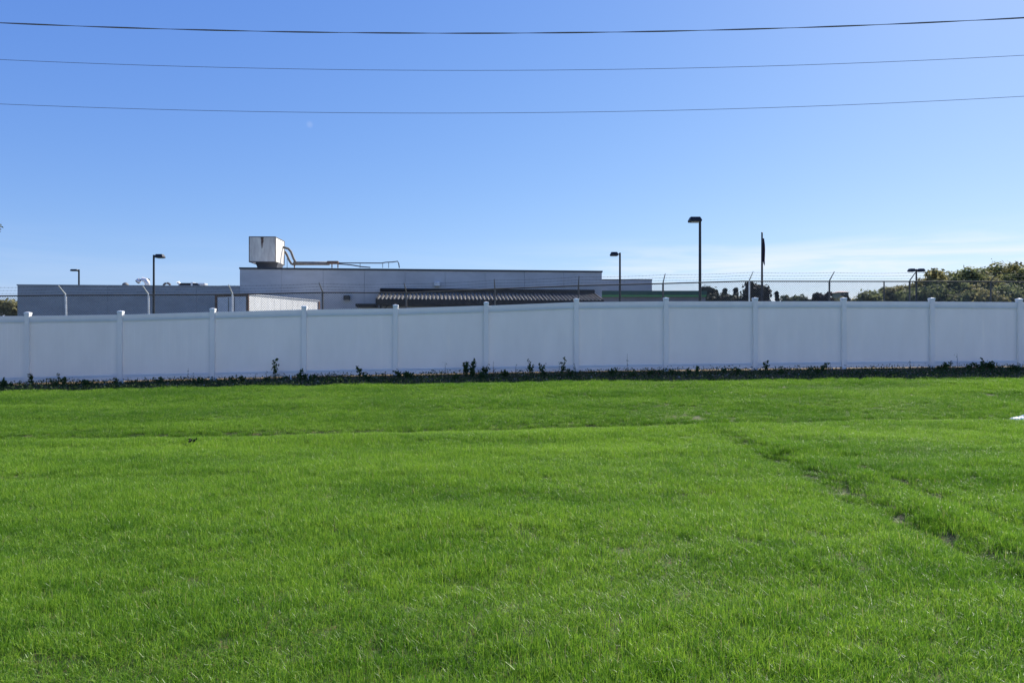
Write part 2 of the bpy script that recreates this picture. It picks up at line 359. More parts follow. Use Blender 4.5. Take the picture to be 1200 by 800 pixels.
for k in range(K0, K1):
    a, b = fu(k)+PH-.004, fu(k+1)-PH+.004
    za, zb = post_top(k)-.095, post_top(k+1)-.095
    if k == 3: pass
    def rail(z0a, z0b, h, name, yy=.026):
        r = MB(); c = .006
        r.hexa([(a,-yy,z0a-h),(b,-yy,z0b-h),(b,yy,z0b-h),(a,yy,z0a-h),(a,-yy,z0a-c),(b,-yy,z0b-c),(b,yy,z0b-c),(a,yy,z0a-c)])
        r.hexa([(a,-yy+c,z0a-c),(b,-yy+c,z0b-c),(b,yy-c,z0b-c),(a,yy-c,z0a-c),(a,-yy+c,z0a),(b,-yy+c,z0b),(b,yy-c,z0b),(a,yy-c,z0a)])
        return obj(name, r, MV, fence)
    rail(za, zb, .17, 'top_rail')
    ga, gb = zf(fu(k)), zf(fu(k+1))
    ba, bb = ga+.034+.15, gb+.034+.15
    rail(ba, bb, .15, 'bottom_rail')
    n = 15; st = (fu(k+1)-fu(k)-2*PH+.006)/n
    for i in range(n):
        u = fu(k)+PH-.003+st*(i+.5); t = (i+.5)/n
        zb0 = (ba+(bb-ba)*t) - .06; zt0 = za+(zb-za)*t - .10
        o = obj('board', bmesh_, None, fence, loc=(u, random.uniform(-.0012,.0012), zb0)); o.scale = (st/.1546, 1, (zt0-zb0)/1.56)

# ------------------------------------------------------------------ chain link fence with barbed wire
def lp(x, z): return (x, link_y(x), z)
cf = thing('chain_link_fence', 'weathered chain link fence with outward arms and barbed wire behind the white fence', 'fence', (0, 25.15, 0))
knee_px = {4: 77, 5: 174, 6: 272.5, 7: 378, 8: 476, 9: 580, 10: 678, 11: 777, 12: 878, 13: 972, 14: 1066, 15: 1161}
def kx(px):                                           # x on the fence line for a photo column
    q = (px-600)/800; return q*25.15/(1-.045*q)
KX = [kx(v) for v in knee_px.values()]
KX = [KX[0]-6.15, KX[0]-3.05] + KX + [KX[-1]+3.0, KX[-1]+6.1]
for i, x in enumerate(KX):
    zr = rail_z(x); lean = random.uniform(-.02,.02) - (.06 if i in (2,3) else 0)
    mb = MB(); mb.tube([lp(x-lean, zr-2.5), lp(x, zr+.02)], .033, 10)
    pale = i in (2, 3, 4, 10)  # remaining posts get darker metal, their backlit look put into the colour
    po = obj('line_post', mb, MVENT if pale else MGALV, cf, world=True)
    am = MB(); dx = random.uniform(-.03,.03); y = link_y(x)
    am.tube([(x, y, zr-.05), (x, y-.02, zr+.04), (x+dx, y-.40, zr+.32)], [.03,.022,.014], 6)
    obj('arm', am, MVENT if pale else MGALV, po, world=False).data.transform(INV[cf.name])
ex = MB(); x = kx(1036); ex.tube([lp(x, rail_z(x)-2.5), lp(x, rail_z(x)+.02)], .024, 8); obj('line_post', ex, MGALV, cf, world=True)
rl = MB(); xx = [KX[0]] + [v for v in CRX if KX[0] < v < KX[-1]] + [KX[-1]]
rl.tube([lp(v, rail_z(v)) for v in xx], .024, 8); obj('top_rail', rl, MRAIL, cf, world=True)
for j in range(3):
    t = (j+.7)/3.0; bw = MB(); pts = []
    for a in np.arange(KX[0], KX[-1], .5):
        i = max(q for q in range(len(KX)) if KX[q] <= a+1e-6); i = min(i, len(KX)-2)
        s = (a-KX[i])/(KX[i+1]-KX[i]); sag = -.03*4*s*(1-s)
        pts.append((a, link_y(a)-.40*t, rail_z(a)+.04+.28*t+sag))
    bw.tube(pts, .0035, 4)
    for a in np.arange(KX[0], KX[-1]-.6, .13):
        i = min(int((a-KX[0])/.5), len(pts)-2); f = (a-KX[0])/.5-i; p = Vector(pts[i]).lerp(Vector(pts[i+1]), f)
        for d in (Vector((.006,.0,.022)), Vector((-.006,.018,-.012))): bw.tube([p-d, p+d], .0022, 3, False)
    obj('barbed_wire', bw, MRAIL, cf, world=True)
# diamonds: straight wires each way, 5 mm proud of each other
cm_ = MB(); H = 2.36; pitch = .082
for sgn in (1, -1):
    x = KX[0]-H
    while x < KX[-1]:
        x0, x1 = (x, x+H*.92) if sgn > 0 else (x+H*.92, x)
        segs = []
        for q in range(7):
            t = q/6; xx_ = x0+(x1-x0)*t
            if KX[0] <= xx_ <= KX[-1]: segs.append((xx_, link_y(xx_)+sgn*.003, rail_z(xx_)-H-.02+H*t))
        if len(segs) > 1: cm_.tube(segs, .0047, 3, False)
        x += pitch
tag(obj('wire_mesh', cm_, MMESH, cf, world=True), kind='stuff')

# ------------------------------------------------------------------ factory building
YAW = math.atan(.0914)
ORG = Vector((-19.5, 49.0, .85))
fb = thing('factory_building', 'long low grey warehouse with taller middle block behind the wire fence', 'building', ORG, YAW)
HM, HW = 6.03, 4.70
LM = 26.36; LW = 15.0
def wall_run(u0, u1, h, n, m, v=0.0, seam=.010):
    st = (u1-u0)/n; mb = MB(); mb.bbox((0,-.12,0), (st-seam,0,h), .01); me = mb.mesh('wall_panel', m)
    for i in range(n): obj('wall_panel', me, None, fb, loc=(u0+i*st, v, 0))
wall_run(0, LM, HM-.10, 9, MWALL); wall_run(-LW, 0, HW-.06, 5, MWALL2)
core = MB(); core.box((.01,.002,0), (LM-.03, 26, HM-.15)); obj('main_hall', core, MWALL, fb)
core = MB(); core.box((-LW+.01,.002,0), (.005, 20, HW-.15)); obj('side_wing', core, MWALL2, fb)
mb = MB(); mb.box((-.04,-.17,HM-.10), (LM+.04,.12,HM+.02)); obj('coping', mb, MCOPE, fb)
mb = MB(); mb.box((-LW-.04,-.15,HW-.06), (-.05,.12,HW+.02)); obj('coping', mb, MWALL2, fb)
wh = thing('rear_warehouse', 'distant plain grey warehouse block behind the green fascia building', 'building', (9.5, 112, .85))
hW = EYE+(400-328.3)*112/800-.85; wx1 = 164*112/800-9.5
pm_ = MB(); pm_.bbox((0,-.12,0), (wx1/3-.02,0,hW), .01); pme = pm_.mesh('wall_panel', MWALL)
for i in range(3): obj('wall_panel', pme, None, wh, loc=(i*wx1/3, 0, 0))
mb = MB(); mb.box((.01,.002,0), (wx1-.03,20,hW-.02)); obj('hall', mb, MWALL, wh)
mb = MB(); mb.box((-.03,-.16,hW+.001), (wx1+.03,.12,hW+.14)); obj('coping', mb, MCOPE, wh)
# canopy with ribbed metal roof
cu0 = 9.95; cu1 = 25.75
z_b, z_f, dep = 1.6+3.60-.85, 1.6+2.90-.85, 3.3
sl = (z_b-z_f)/dep
cp = MB(); cp.hexa([(cu0,-dep,z_f-.06),(cu1,-dep,z_f-.06),(cu1,-.13,z_b-.06),(cu0,-.13,z_b-.06),(cu0,-dep,z_f),(cu1,-dep,z_f),(cu1,-.13,z_b),(cu0,-.13,z_b)])
can = obj('canopy', cp, MSLATE, fb)
rm = MB(); rw = .062; rh = .08
rm.hexa([(-rw,-dep-.02,z_f+.001),(rw,-dep-.02,z_f+.001),(rw,-.14,z_b+.001),(-rw,-.14,z_b+.001),(-rw*.7,-dep-.02,z_f+rh),(rw*.7,-dep-.02,z_f+rh),(rw*.7,-.14,z_b+rh),(-rw*.7,-.14,z_b+rh)])
rme = rm.mesh('rib', MRIB); nr = 58
for i in range(nr+1): obj('rib', rme, None, can, loc=(cu0+rw+(cu1-cu0-2*rw)*i/nr, 0, 0))
mb = MB(); mb.box((cu0-.02,-dep-.06,z_f-.34), (cu1+.02,-dep-.005,z_f-.01)); obj('fascia', mb, MSOFF, can)
mb = MB(); mb.box((cu0-.02,-.30,z_b+.02), (cu1+.02,-.125,z_b+.26)); obj('flashing', mb, MSOFF, can)
mb = MB(); mb.hexa([(cu0,-dep,z_f-.33),(cu1,-dep,z_f-.33),(cu1,-.13,z_f-.33),(cu0,-.13,z_f-.33),(cu0,-dep,z_f-.30),(cu1,-dep,z_f-.30),(cu1,-.13,z_f-.30),(cu0,-.13,z_f-.30)]); obj('soffit', mb, MSOFF, can)
for u in (cu0, cu1):
    mb = MB(); mb.hexa([(u-.03,-dep,z_f-.3),(u+.03,-dep,z_f-.3),(u+.03,-.13,z_f-.3),(u-.03,-.13,z_f-.3),(u-.03,-dep,z_f-.05),(u+.03,-dep,z_f-.05),(u+.03,-.13,z_b-.05),(u-.03,-.13,z_b-.05)]); obj('end_board', mb, MSOFF, can)
for i in range(5):
    u = cu0+.3+(cu1-cu0-.6)*i/4; mb = MB(); mb.tube([(u,-dep+.2,0),(u,-dep+.2,z_f-.33)], .06, 8); obj('column', mb, MSOFF, can)
    mb = MB(); mb.tube([(u+.01,-dep+.2,z_f-.9),(u+.6,-dep+.2,z_f-.34)], .035, 6); obj('brace', mb, MSOFF, can)
for (u, zz) in ((7.55, 1.6+3.17-.85), (14.05, 1.6+4.22-.85)):    # wall lamps
    mb = MB(); mb.bbox((u-.22,-.42,zz-.16), (u+.22,-.13,zz+.16), .04); wl = obj('wall_lamp', mb, MBLACK if u < 10 else MVENT, fb)
    mb = MB(); mb.box((u-.16,-.38,zz-.185), (u+.16,-.18,zz-.162)); obj('lens', mb, MLENS, wl)
mb = MB(); mb.box((8.3,-1.3,1.6+2.48-.85), (9.75,-.13,1.6+2.68-.85)); obj('door_hood', mb, MSOFF, fb)
for u in (2.2, 4.6): # doors of the hall, low behind the fences
    mb = MB(); mb.box((u,-.16,0), (u+1.0,-.125,2.1)); d = obj('door', mb, MTDOOR, fb)
    mb = MB(); mb.tube([(u+.9,-.165,1.0),(u+.9,-.22,1.0),(u+.78,-.22,1.0)], .012, 6); obj('handle', mb, MGALV, d)
mb = MB(); mb.box((-8.5,-.14,0), (-5.5,-.125,2.3)); obj('roller_door', mb, MWALL, fb)

# roof plant
def W(px, py, D): return P(px, py, D)
cu = thing('rooftop_cooling_unit', 'boxy stained white metal unit with duct standing on the taller roof', 'rooftop unit', W(308, 313, 51.5), YAW*.3)
D1 = 51.2; x0 = (292-600)*D1/800; x1 = (322.5-600)*D1/800; zt = EYE+(400-277.5)*D1/800; zb = EYE+(400-306.7)*D1/800
def corner(x, y): return (x, y)
q = [(x0, D1), (x1, D1+.08), (x1-.1, D1+2.35), (x0-.1, D1+2.27)]
mb = MB(); mb.hexa([(a,b,zb) for a,b in q] + [(a,b,zt) for a,b in q]); cab = obj('cabinet', mb, MUNIT, cu, world=True)
mb = MB()
for i in range(4):
    a, b = q[i], q[(i+1)%4]
    mb.tube([(a[0],a[1],zb), (a[0],a[1],zt)], .03, 4); mb.tube([(a[0],a[1],zt), (b[0],b[1],zt)], .035, 4); mb.tube([(a[0],a[1],zb), (b[0],b[1],zb)], .035, 4)
mb.v = [tuple(INV[cu.name] @ Vector(p)) for p in mb.v]; obj('edge_trim', mb, MDUCT, cab)
mb = MB(); cx = (x0+x1)/2
prof = [(-.13,-.04),(.10,-.04),(.07,-.2),(.09,-.34),(.02,-.5),(.0,-.78),(-.04,-.86),(-.06,-.6),(-.09,-.42),(-.08,-.25)]
nq = len(prof); mb.add([(cx+a, D1+.012, zt+b) for a, b in prof]+[(cx+a, D1+.05, zt+b) for a, b in prof], [tuple(range(nq)), tuple(range(2*nq-1, nq-1, -1))]+[(i, (i+1)%nq, nq+(i+1)%nq, nq+i) for i in range(nq)]); mb.v = [tuple(INV[cu.name] @ Vector(p)) for p in mb.v]; obj('rust_streak', mb, MRUST, cab)
q2 = [(x0+.55, D1+.6), (x1-.25, D1+.65), (x1-.4, D1+1.9), (x0+.6, D1+1.85)]; q3 = [(x0+.35, D1+.3), (x1+.1, D1+.35), (x1-.05, D1+2.1), (x0+.35, D1+2.05)]
mb = MB(); zr_ = ORG.z+HM-.12; mb.hexa([(a,b,zr_) for a,b in q2] + [(a,b,zb) for a,b in q3]); obj('plenum', mb, MCOPE, cu, world=True)
Dd = 53.2
def WL(l, D=Dd): return [W(a, b, D) for a, b in l]
mb = MB(); mb.tube(WL([(325,288.5),(333,290),(338,291.5),(341,295),(344,303),(346.5,307.5),(350,309)]), .095, 8); obj('duct', mb, MDUCT, cu, world=True, smooth=True)
mb = MB(); mb.tube(WL([(325,291.5),(331,293.5),(334.5,295.5),(336.5,299),(339,305),(341.5,309),(346,310.5)], Dd+.5), .095, 8); obj('duct', mb, MDUCT, cu, world=True, smooth=True)
mb = MB(); mb.tube(WL([(344,308.7),(386,308.7)]), .15, 8); obj('duct', mb, MDUCT, cu, world=True, smooth=True)
mb = MB(); a = W(384,307.0,Dd); mb.bbox((a.x,a.y-.2,a.z-.16), (a.x+.85,a.y+.2,a.z+.06), .02); obj('junction_box', mb, MRUST, cu, world=True)
for px in (389, 396, 345):
    mb = MB(); mb.tube(WL([(px,309.5),(px,313.9)]), .045, 6); obj('support', mb, MRUST, cu, world=True)
mb = MB(); mb.tube(WL([(396,308.1),(447,308.3),(452,307.4),(460,307.0),(466,306.2),(467.3,309),(468,313.9)]), .045, 6); obj('pipe', mb, MCOPE, cu, world=True)
mb = MB(); mb.tube(WL([(396,309.2),(411,310.4),(424,312.6),(434,313.4)]), .05, 6); obj('pipe', mb, MCOPE, cu, world=True)
for px, py in ((422,308.3),(448.5,308.1),(455.5,307.2),(336.5,303)):
    mb = MB(); mb.tube(WL([(px,py),(px,314)]), .022, 5); obj('support', mb, MCOPE, cu, world=True)

def roofbit(name, label, cat, px, py, D=51): return thing(name, label, cat, W(px, py, D))
ZR = ORG.z+HW-.15
t = roofbit('gooseneck_vent', 'pale curved gooseneck exhaust pipe on the low left roof', 'vent', 172, 335)
mb = MB(); ww = WL([(173,336),(172.5,331),(170.5,328.2),(167,327.2),(163.5,328),(161.8,330)], 51); mb.tube(ww, [.19,.19,.18,.17,.17,.2], 10); obj('bent_pipe', mb, MVENT, t, world=True, smooth=True)
mb = MB(); mb.tube([ww[-1]+Vector((.01,-.01,.02)), ww[-1]+Vector((-.06,-.02,-.05))], .17, 10); obj('pipe_mouth', mb, MBLACK, t, world=True)
for px, py in ((171.5,325.6),(174.5,326.6)):
    mb = MB(); mb.tube(WL([(px,336),(px,py)], 51.6), .06, 6); obj('stack_pipe', mb, MDUCT, t, world=True)
t = roofbit('arched_vent', 'small dark arched vent hood between the gooseneck pipe and the roof units', 'vent', 196, 335)
mb = MB(); mb.tube([W(191.7+4+4*math.cos(a), 335-3.2*math.sin(a), 51) for a in np.linspace(math.pi, .35, 8)], .085, 8); obj('hood', mb, MDUCT, t, world=True, smooth=True)
t = roofbit('dome_vent', 'low round dome vent at the left end of the low roof', 'vent', 147, 335)
mb = MB(); c = W(147, 334.7, 51); rr = .24
for i in range(5):
    pass
ring = []; 
for i, ph in enumerate(np.linspace(0, 1.4, 5)): ring.append((c + Vector((0,0,rr*math.sin(ph))), rr*math.cos(ph)))
mb.tube([r_[0] for r_ in ring], [r_[1] for r_ in ring], 12); obj('dome', mb, MDUCT, t, world=True, smooth=True)
for (pa, pb, top, m, lab) in ((211.5, 224, 331.8, MBLACK, 'dark low rooftop unit with a bent pipe at its left end'), (227, 232.5, 331.8, MCOPE, 'small dark rooftop unit beside a pale flat hood')):
    t = roofbit('rooftop_unit', lab, 'rooftop unit', pa, 336); a = W(pa, top, 51); b = W(pb, top, 51)
    mb = MB(); mb.bbox((a.x, 50.8, ZR+.02), (b.x, 51.7, a.z), .03); obj('cabinet', mb, m, t, world=True)
    if pa < 215:
        mb = MB(); mb.tube(WL([(210.5,335.5),(210.2,332.5),(209.3,331),(207.8,331.2)], 51.0), .09, 8); obj('bent_pipe', mb, MVENT, t, world=True)
        mb = MB(); mb.bbox((b.x+.02, 50.85, ZR+.02), (b.x+.2, 51.5, a.z+.06), .02); obj('pale_end', mb, MVENT, t, world=True)
    else:
        mb = MB(); mb.bbox((b.x+.01, 50.9, a.z-.12), (b.x+.5, 51.5, a.z-.0), .02); obj('hood', mb, MVENT, t, world=True)
        mb = MB(); mb.bbox((b.x+.08, 51, ZR+.02), (b.x+.35, 51.4, a.z-.12), .02); obj('hood_base', mb, MVENT, t, world=True)

# ------------------------------------------------------------------ box trailer in the yard
D1 = 40.0; p1 = Vector((-309*D1/800, D1, 0)); sd = Vector((46.5, 133, 0)).normalized(); rd = Vector((-sd.y, sd.x, 0))
ang = math.atan2(sd.y, sd.x)
tr = thing('box_trailer', 'white box trailer with brown rear frame parked beside the grey warehouse wall', 'trailer', (p1.x, p1.y, .86), ang)
TL, TW, T0, T1 = 7.0, 2.42, 1.0, 56*D1/800+EYE-.86
mb = MB(); mb.bbox((.06,.0,T0), (TL,TW,T1), .02); bod = obj('box_body', mb, MTRAIL, tr)
mb = MB()
for i in range(1, 12): mb.box((i*TL/12-.02, -.004, T0+.05), (i*TL/12+.02, -.001, T1-.08))
obj('side_rivet_strips', mb, MTRAIL, bod)
mb = MB(); mb.box((.1,-.03,T1-.07), (TL-.02,-.002,T1+.01)); obj('side_top_rail', mb, MVENT, bod)
mb = MB(); mb.box((TL-.16,-.04,T0), (TL+.02,-.003,T1-.075)); obj('corner_post', mb, MTFR, bod)
for y0, y1 in ((.0-.02,.14), (TW-.14,TW+.02)):
    mb = MB(); mb.box((-.02,y0,T0-.1), (.055,y1,T1+.02)); obj('corner_post', mb, MTFR, tr)
mb = MB(); mb.box((-.02,.142,T1-.14), (.052,TW-.142,T1+.02)); obj('header', mb, MTFR, tr)
for j in range(2):
    y0 = .15+j*(TW-.3)/2; mb = MB(); mb.bbox((-.005,y0+.01,T0), (.05,y0+(TW-.3)/2-.01,T1-.15), .01); d = obj('rear_door', mb, MTDOOR, tr)
    mb = MB(); yy = y0+(TW-.3)/2*(.8 if j == 0 else .2); mb.tube([(-.03,yy,T0+.05),(-.03,yy,T1-.2)], .015, 6); obj('lock_rod', mb, MGALV, d)
mb = MB(); mb.box((.05,.5,.75), (TL,.62,T0-.002)); mb.box((.05,TW-.62,.75), (TL,TW-.5,T0-.002)); obj('chassis', mb, MBLACK, tr)
wm = MB(); wm.tube([(0,0,0),(0,.26,0)], .48, 20); wme = wm.mesh('wheel', MRUB)
for xx_ in (1.3, 2.45):
    for yy in (.02, TW-.28):
        wo = obj('wheel', wme, None, tr, loc=(xx_, yy, .48)); h = MB(); h.tube([(0,-.01,0),(0,.27,0)], .2, 12); obj('rim', h, MVENT, wo)
for yy in (.5, TW-.6): 
    mb = MB(); mb.box((TL-1.4,yy,0), (TL-1.3,yy+.1,.75)); obj('landing_leg', mb, MBLACK, tr)

# ------------------------------------------------------------------ green-fasciaed shop building further back
gb = thing('green_fascia_building', 'distant flat-roofed building with dark green fascia over a light green stripe', 'building', (8.2, 75, .85))
z = lambda py, D=75: EYE+(400-py)*D/800-.85
mb = MB(); mb.box((0, .1, 0), (13.1, 14, z(347.8))); obj('wall', mb, MGWALL, gb)
mb = MB(); mb.box((-.2,-.25,z(345.6)), (13.15,14.2,z(340.8))); obj('fascia', mb, MGREEN, gb)
mb = MB(); mb.box((-.15,-.20,z(347.8)), (13.1,14.15,z(345.6)-.003)); obj('stripe', mb, MGREEN2, gb)
for i in range(5):
    mb = MB(); mb.box((.8+i*2.2,.04,.9), (2.5+i*2.2,.098,2.9)); wi = obj('window', mb, MGLASS, gb)
    mb = MB(); mb.box((.72+i*2.2,.0,.82), (2.58+i*2.2,.05,.895)); obj('sill', mb, MVENT, wi)

hs = thing('distant_house', 'far cream house with pinkish roof among the distant trees', 'house', (125, 260, .85)); HD = 260
def zz(py): return EYE+(400-py)*HD/800-.85
mb = MB(); mb.box((0,0,0),(3.2,7,zz(342.3))); obj('wall', mb, MCREAM, hs)
mb = MB(); zt = zz(342.3)+.01; zp = zz(340.4)
mb.add([(-.5,-.5,zt),(3.7,-.5,zt),(3.7,7.5,zt),(-.5,7.5,zt),(1.0,3.5,zp),(2.3,3.5,zp)], [(0,1,5,4),(1,2,5),(2,3,4,5),(3,0,4),(3,2,1,0)]); obj('roof', mb, MPINK, hs)
for u in (.3, 1.8):
    mb = MB(); mb.box((u,-.06,zz(342.3)-1.4), (u+1.0,-.002,zz(342.3)-.3)); obj('window', mb, MGLASS, hs)

# ------------------------------------------------------------------ parking lot lamps
def lamp(px, ytop, D, side, label, base=.85, double=False, hw=.52, pr=.055, sym=False):
    top = W(px, ytop, D); t = thing('parking_lot_lamp', label, 'street lamp', (top.x, D, base), 0, 'black parking lot lamps'); H = top.z-base
    mb = MB(); mb.tube([(0,0,.5),(0,0,H-.03)], [pr*1.1, pr*.9], 4 if False else 8); obj('pole', mb, MBLACK, t)
    mb = MB(); mb.tube([(0,0,0),(0,0,.5)], .22, 16); obj('footing', mb, mat('concrete', (.4,.39,.37), .9, var=.1, scale=4) if 'concrete' not in bpy.data.materials else bpy.data.materials['concrete'], t)
    for s in ((-1, 1) if double else (side,)):
        mb = MB(); mb.tube([(0,0,H-.11),(s*.16,0,H-.11)], .035, 6); obj('bracket', mb, MBLACK, t)
        a, b = sorted((s*(.10 if not sym else -.04), s*(.10+hw))); wy = .17
        mb = MB(); mb.hexa([(a+.02,-wy,H-.19),(b-.02,-wy,H-.19),(b-.02,wy,H-.19),(a+.02,wy,H-.19),(a,-wy,H-.13),(b,-wy,H-.13),(b,wy,H-.13),(a,wy,H-.13)])
        mb.hexa([(a,-wy,H-.13),(b,-wy,H-.13),(b,wy,H-.13),(a,wy,H-.13),(a+.06,-wy+.06,H),(b-.06,-wy+.06,H),(b-.06,wy-.06,H),(a+.06,wy-.06,H)]); hd = obj('lamp_head', mb, MBLACK, t)
        mb = MB(); mb.box((a+.08,-wy+.04,H-.205), (b-.08,wy-.04,H-.192)); obj('lens', mb, MLENS, hd)
    return t
lamp(820.3, 254.5, 26.6, -1, 'tallest black lamp post with thick short head, right of the middle', base=1.0, hw=.34, pr=.055, sym=True)
lamp(726.5, 295.5, 36, -1, 'black lamp post with its head to the left, just right of the warehouse end', hw=.42)
lamp(180.2, 298, 36, 1, 'black lamp post with its head to the right in front of the low left wing', hw=.44)
lamp(92.5, 315.5, 72, -1, 'distant black lamp post with slim head showing over the low left roof', hw=.75, pr=.09)
lamp(1073.8, 314.8, 44, 1, 'black T shaped lamp post with two heads in front of the trees', double=True, hw=.40)

fp = thing('flagpole', 'slim dark flagpole standing among dark trees', 'flagpole', (293*60/800, 60, .85))
Hf = W(893, 272, 60).z-.85
mb = MB(); mb.tube([(0,0,0),(0,0,Hf-.1)], [.12,.07], 10); obj('pole', mb, MBLACK, fp)
mb = MB(); mb.tube([(0,0,Hf-.13),(0,0,Hf-.06),(0,0,Hf)], [.05,.09,.04], 8); obj('finial', mb, MBLACK, fp)
fl = MB(); g = []; nz_, nu = 14, 9
for i in range(nz_):
    t_ = i/(nz_-1); wv = .10+.20*t_
    for j in range(nu):
        s = j/(nu-1); fold = .12*math.sin(s*13+t_*2.2)*(.5+t_*.6)
        g.append((.09+s*wv*(.75+.25*math.sin(t_*5)), fold, Hf-.55-t_*2.05-s*.35*t_))
fl.add(g, [(i*nu+j, i*nu+j+1, (i+1)*nu+j+1, (i+1)*nu+j) for i in range(nz_-1) for j in range(nu-1)])
fo = obj('flag', fl, MFLAG); fo.location = (293*60/800, 60, .85); tag(fo, 'dark limp flag hanging from the top of the flagpole', 'flag')
sm_ = fo.modifiers.new('thick', 'SOLIDIFY'); sm_.thickness = .02

# ------------------------------------------------------------------ overhead cables
for (yl, ym, yr, rad, lab) in ((27, 39, 21, .0165, 'thick twisted overhead cable, topmost of three across the sky'), (70, 82.5, 65, .0048, 'thin overhead cable, middle one of three across the sky'), (122, 132.5, 113, .0048, 'thin overhead cable, lowest of three across the sky')):
    D = 15.0; pts = []; xm = 520
    A = np.array([[u*u, u, 1] for u in (-600*D/800, (xm-600)*D/800, 600*D/800)]); b_ = np.array([EYE+(400-v)*D/800 for v in (yl, ym+.2, yr)])
    ca, cb, cc = np.linalg.solve(A, b_)
    for x in np.arange(-40, 40.1, .8): pts.append((x, D+.0*x, ca*x*x+cb*x+cc))
    mb = MB()
    if rad > .015:
        pts2 = []
        for x in np.arange(-40, 40.05, .25):
            pts2.append((x + .0, D+.010*math.cos(x*1.6), ca*x*x+cb*x+cc+.010*math.sin(x*1.6)))
        mb.tube(pts, .0068, 6)
        mb.tube(pts2, .006, 6); mb.tube([(p[0], 2*D-p[1], 2*(ca*p[0]**2+cb*p[0]+cc)-p[2]) for p in pts2], .005, 6)
    else: mb.tube(pts, rad, 6)
    tag(obj('overhead_cable', mb, MWIRE), lab, 'cable', 'overhead cables')

# ------------------------------------------------------------------ trees
def tree(x, y, base, H, cr, m, label, kind='round', leaf=.35, n=2600, group='trees beyond the wire fence', trunk_h=None, seed=0, sparse=0.0, crown_c=None):
    rnd = random.Random(seed*77+5); t = thing('tree', label, 'tree', (x, y, base), rnd.uniform(0, 6.28), group)
    th = trunk_h or H*.45
    mb = MB(); lean = Vector((rnd.uniform(-.04,.04)*H, rnd.uniform(-.04,.04)*H, 0)); r0 = max(.08, H*.025)
    mb.tube([(0,0,-.2), lean*.4+Vector((0,0,th*.6)), lean+Vector((0,0,H*.9))], [r0, r0*.7, r0*.15], 8)
    lobes = []
    nl = 26 if kind == 'round' else 16; n = int(n*1.7)
    for i in range(nl):
        if kind == 'round':
            a = rnd.uniform(0, 6.28); zz_ = rnd.uniform(.10, 1.0); rr = cr*math.sqrt(max(0.03, 1-((zz_-.52)/.54)**2))*rnd.uniform(.35, .85)
            c = Vector((rr*math.cos(a), rr*math.sin(a), H*zz_*.92)) + lean*zz_; lr = cr*rnd.uniform(.26, .46)
        else:
            zz_ = (i+.5)/nl; rr = cr*(1-zz_)**.7*.45; a = rnd.uniform(0, 6.28)
            c = Vector((rr*math.cos(a), rr*math.sin(a), H*(.08+.86*zz_))); lr = cr*(1-zz_*.8)*.62
        lobes.append((c, lr))
        if kind == 'round' and i % 4 == 0: a += 2.4; rr = cr*.45; zz_ = rnd.uniform(.72, .93); lobes.append((Vector((rr*math.cos(a), rr*math.sin(a), H*zz_*.92)) + lean*zz_, cr*.38))
        mb.tube([lean*zz_+Vector((0,0,max(th*.5,c.z*.55))), (lean*zz_+Vector((0,0,c.z*.8)))*.5+c*.5, c], [r0*.4, r0*.25, r0*.08], 5, False)
    obj('trunk', mb, MBARK, t)
    cv = []; cfc = []; per = n//nl
    for c, lr in lobes:
        for _ in range(int(per*rnd.uniform(.7, 1.3))):
            d = Vector((rnd.gauss(0,1), rnd.gauss(0,1), rnd.gauss(0,1))).normalized(); rad = lr*(rnd.random()**.45)*(1+.25*noise.noise(d*2.2+c))
            if rnd.random() < .12: rad *= 1.3
            p = c + Vector((d.x*rad, d.y*rad, d.z*rad*.78))
            nrm = (d + Vector((rnd.gauss(0,.6), rnd.gauss(0,.6), rnd.gauss(0,.6)+.3))).normalized()
            a = nrm.orthogonal().normalized(); b = nrm.cross(a); th_ = rnd.uniform(0, 6.28); s = leaf*rnd.uniform(.45, 1.15)
            e1 = (a*math.cos(th_)+b*math.sin(th_))*s; e2 = (b*math.cos(th_)-a*math.sin(th_))*s*rnd.uniform(.4,.7)
            k = len(cv); cv += [p-e1, p-e2*.9+e1*.1, p+e1, p+e2]; cfc.append((k, k+1, k+2, k+3))
    cm2 = MB(); cm2.v = [tuple(v) for v in cv]; cm2.f = cfc; obj('crown', cm2, m, t)
    return t
def ptree(px, top, D, wpx, m, label, **k):
    z_ = W(px, top, D).z-.85; k.setdefault('leaf', D*.0033); return tree((px-600)*D/800, D, .85, z_, wpx*D/1600*1.15, m, label, **k)
ptree(832, 331, 105, 26, ML_DARK, 'dark round-topped evergreen directly right of the tallest lamp post', seed=1, n=2600)
ptree(849, 334, 108, 22, ML_DARK, 'dark evergreen, second in the row right of the tallest lamp post', kind='cone', seed=2, n=2200)
ptree(862, 333, 104, 20, ML_DARK, 'dark evergreen just left of the tall purplish tree', kind='cone', seed=3, n=2200)
ptree(875, 338, 100, 26, ML_DARK, 'low dark bush-like tree under the purplish tree', seed=4, n=1800)
ptree(883, 324.5, 96, 34, ML_PURP, 'tall dark purplish tree beside the flagpole', seed=5, n=3600, sparse=.3)
ptree(898, 340, 100, 20, ML_DARK, 'short dark tree just right of the flagpole', kind='cone', seed=6, n=1500)
ptree(910, 337.5, 102, 13, ML_DARK, 'narrow dark pointed tree right of the flagpole', kind='cone', seed=7, n=1500)
ptree(846, 342, 96, 50, ML_DARK, 'spreading low dark tree filling below the evergreen row', seed=8, n=2600)
for i, (px, top, wd) in enumerate(((922,343,26),(936,342.5,28),(951,344,24),(964,342,22))):
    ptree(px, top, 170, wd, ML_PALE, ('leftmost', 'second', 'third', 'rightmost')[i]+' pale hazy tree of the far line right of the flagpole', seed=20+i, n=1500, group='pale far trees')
ptree(948, 341.5, 120, 13, ML_DARK, 'small dark tree in front of the pale far line', seed=30, n=1100)
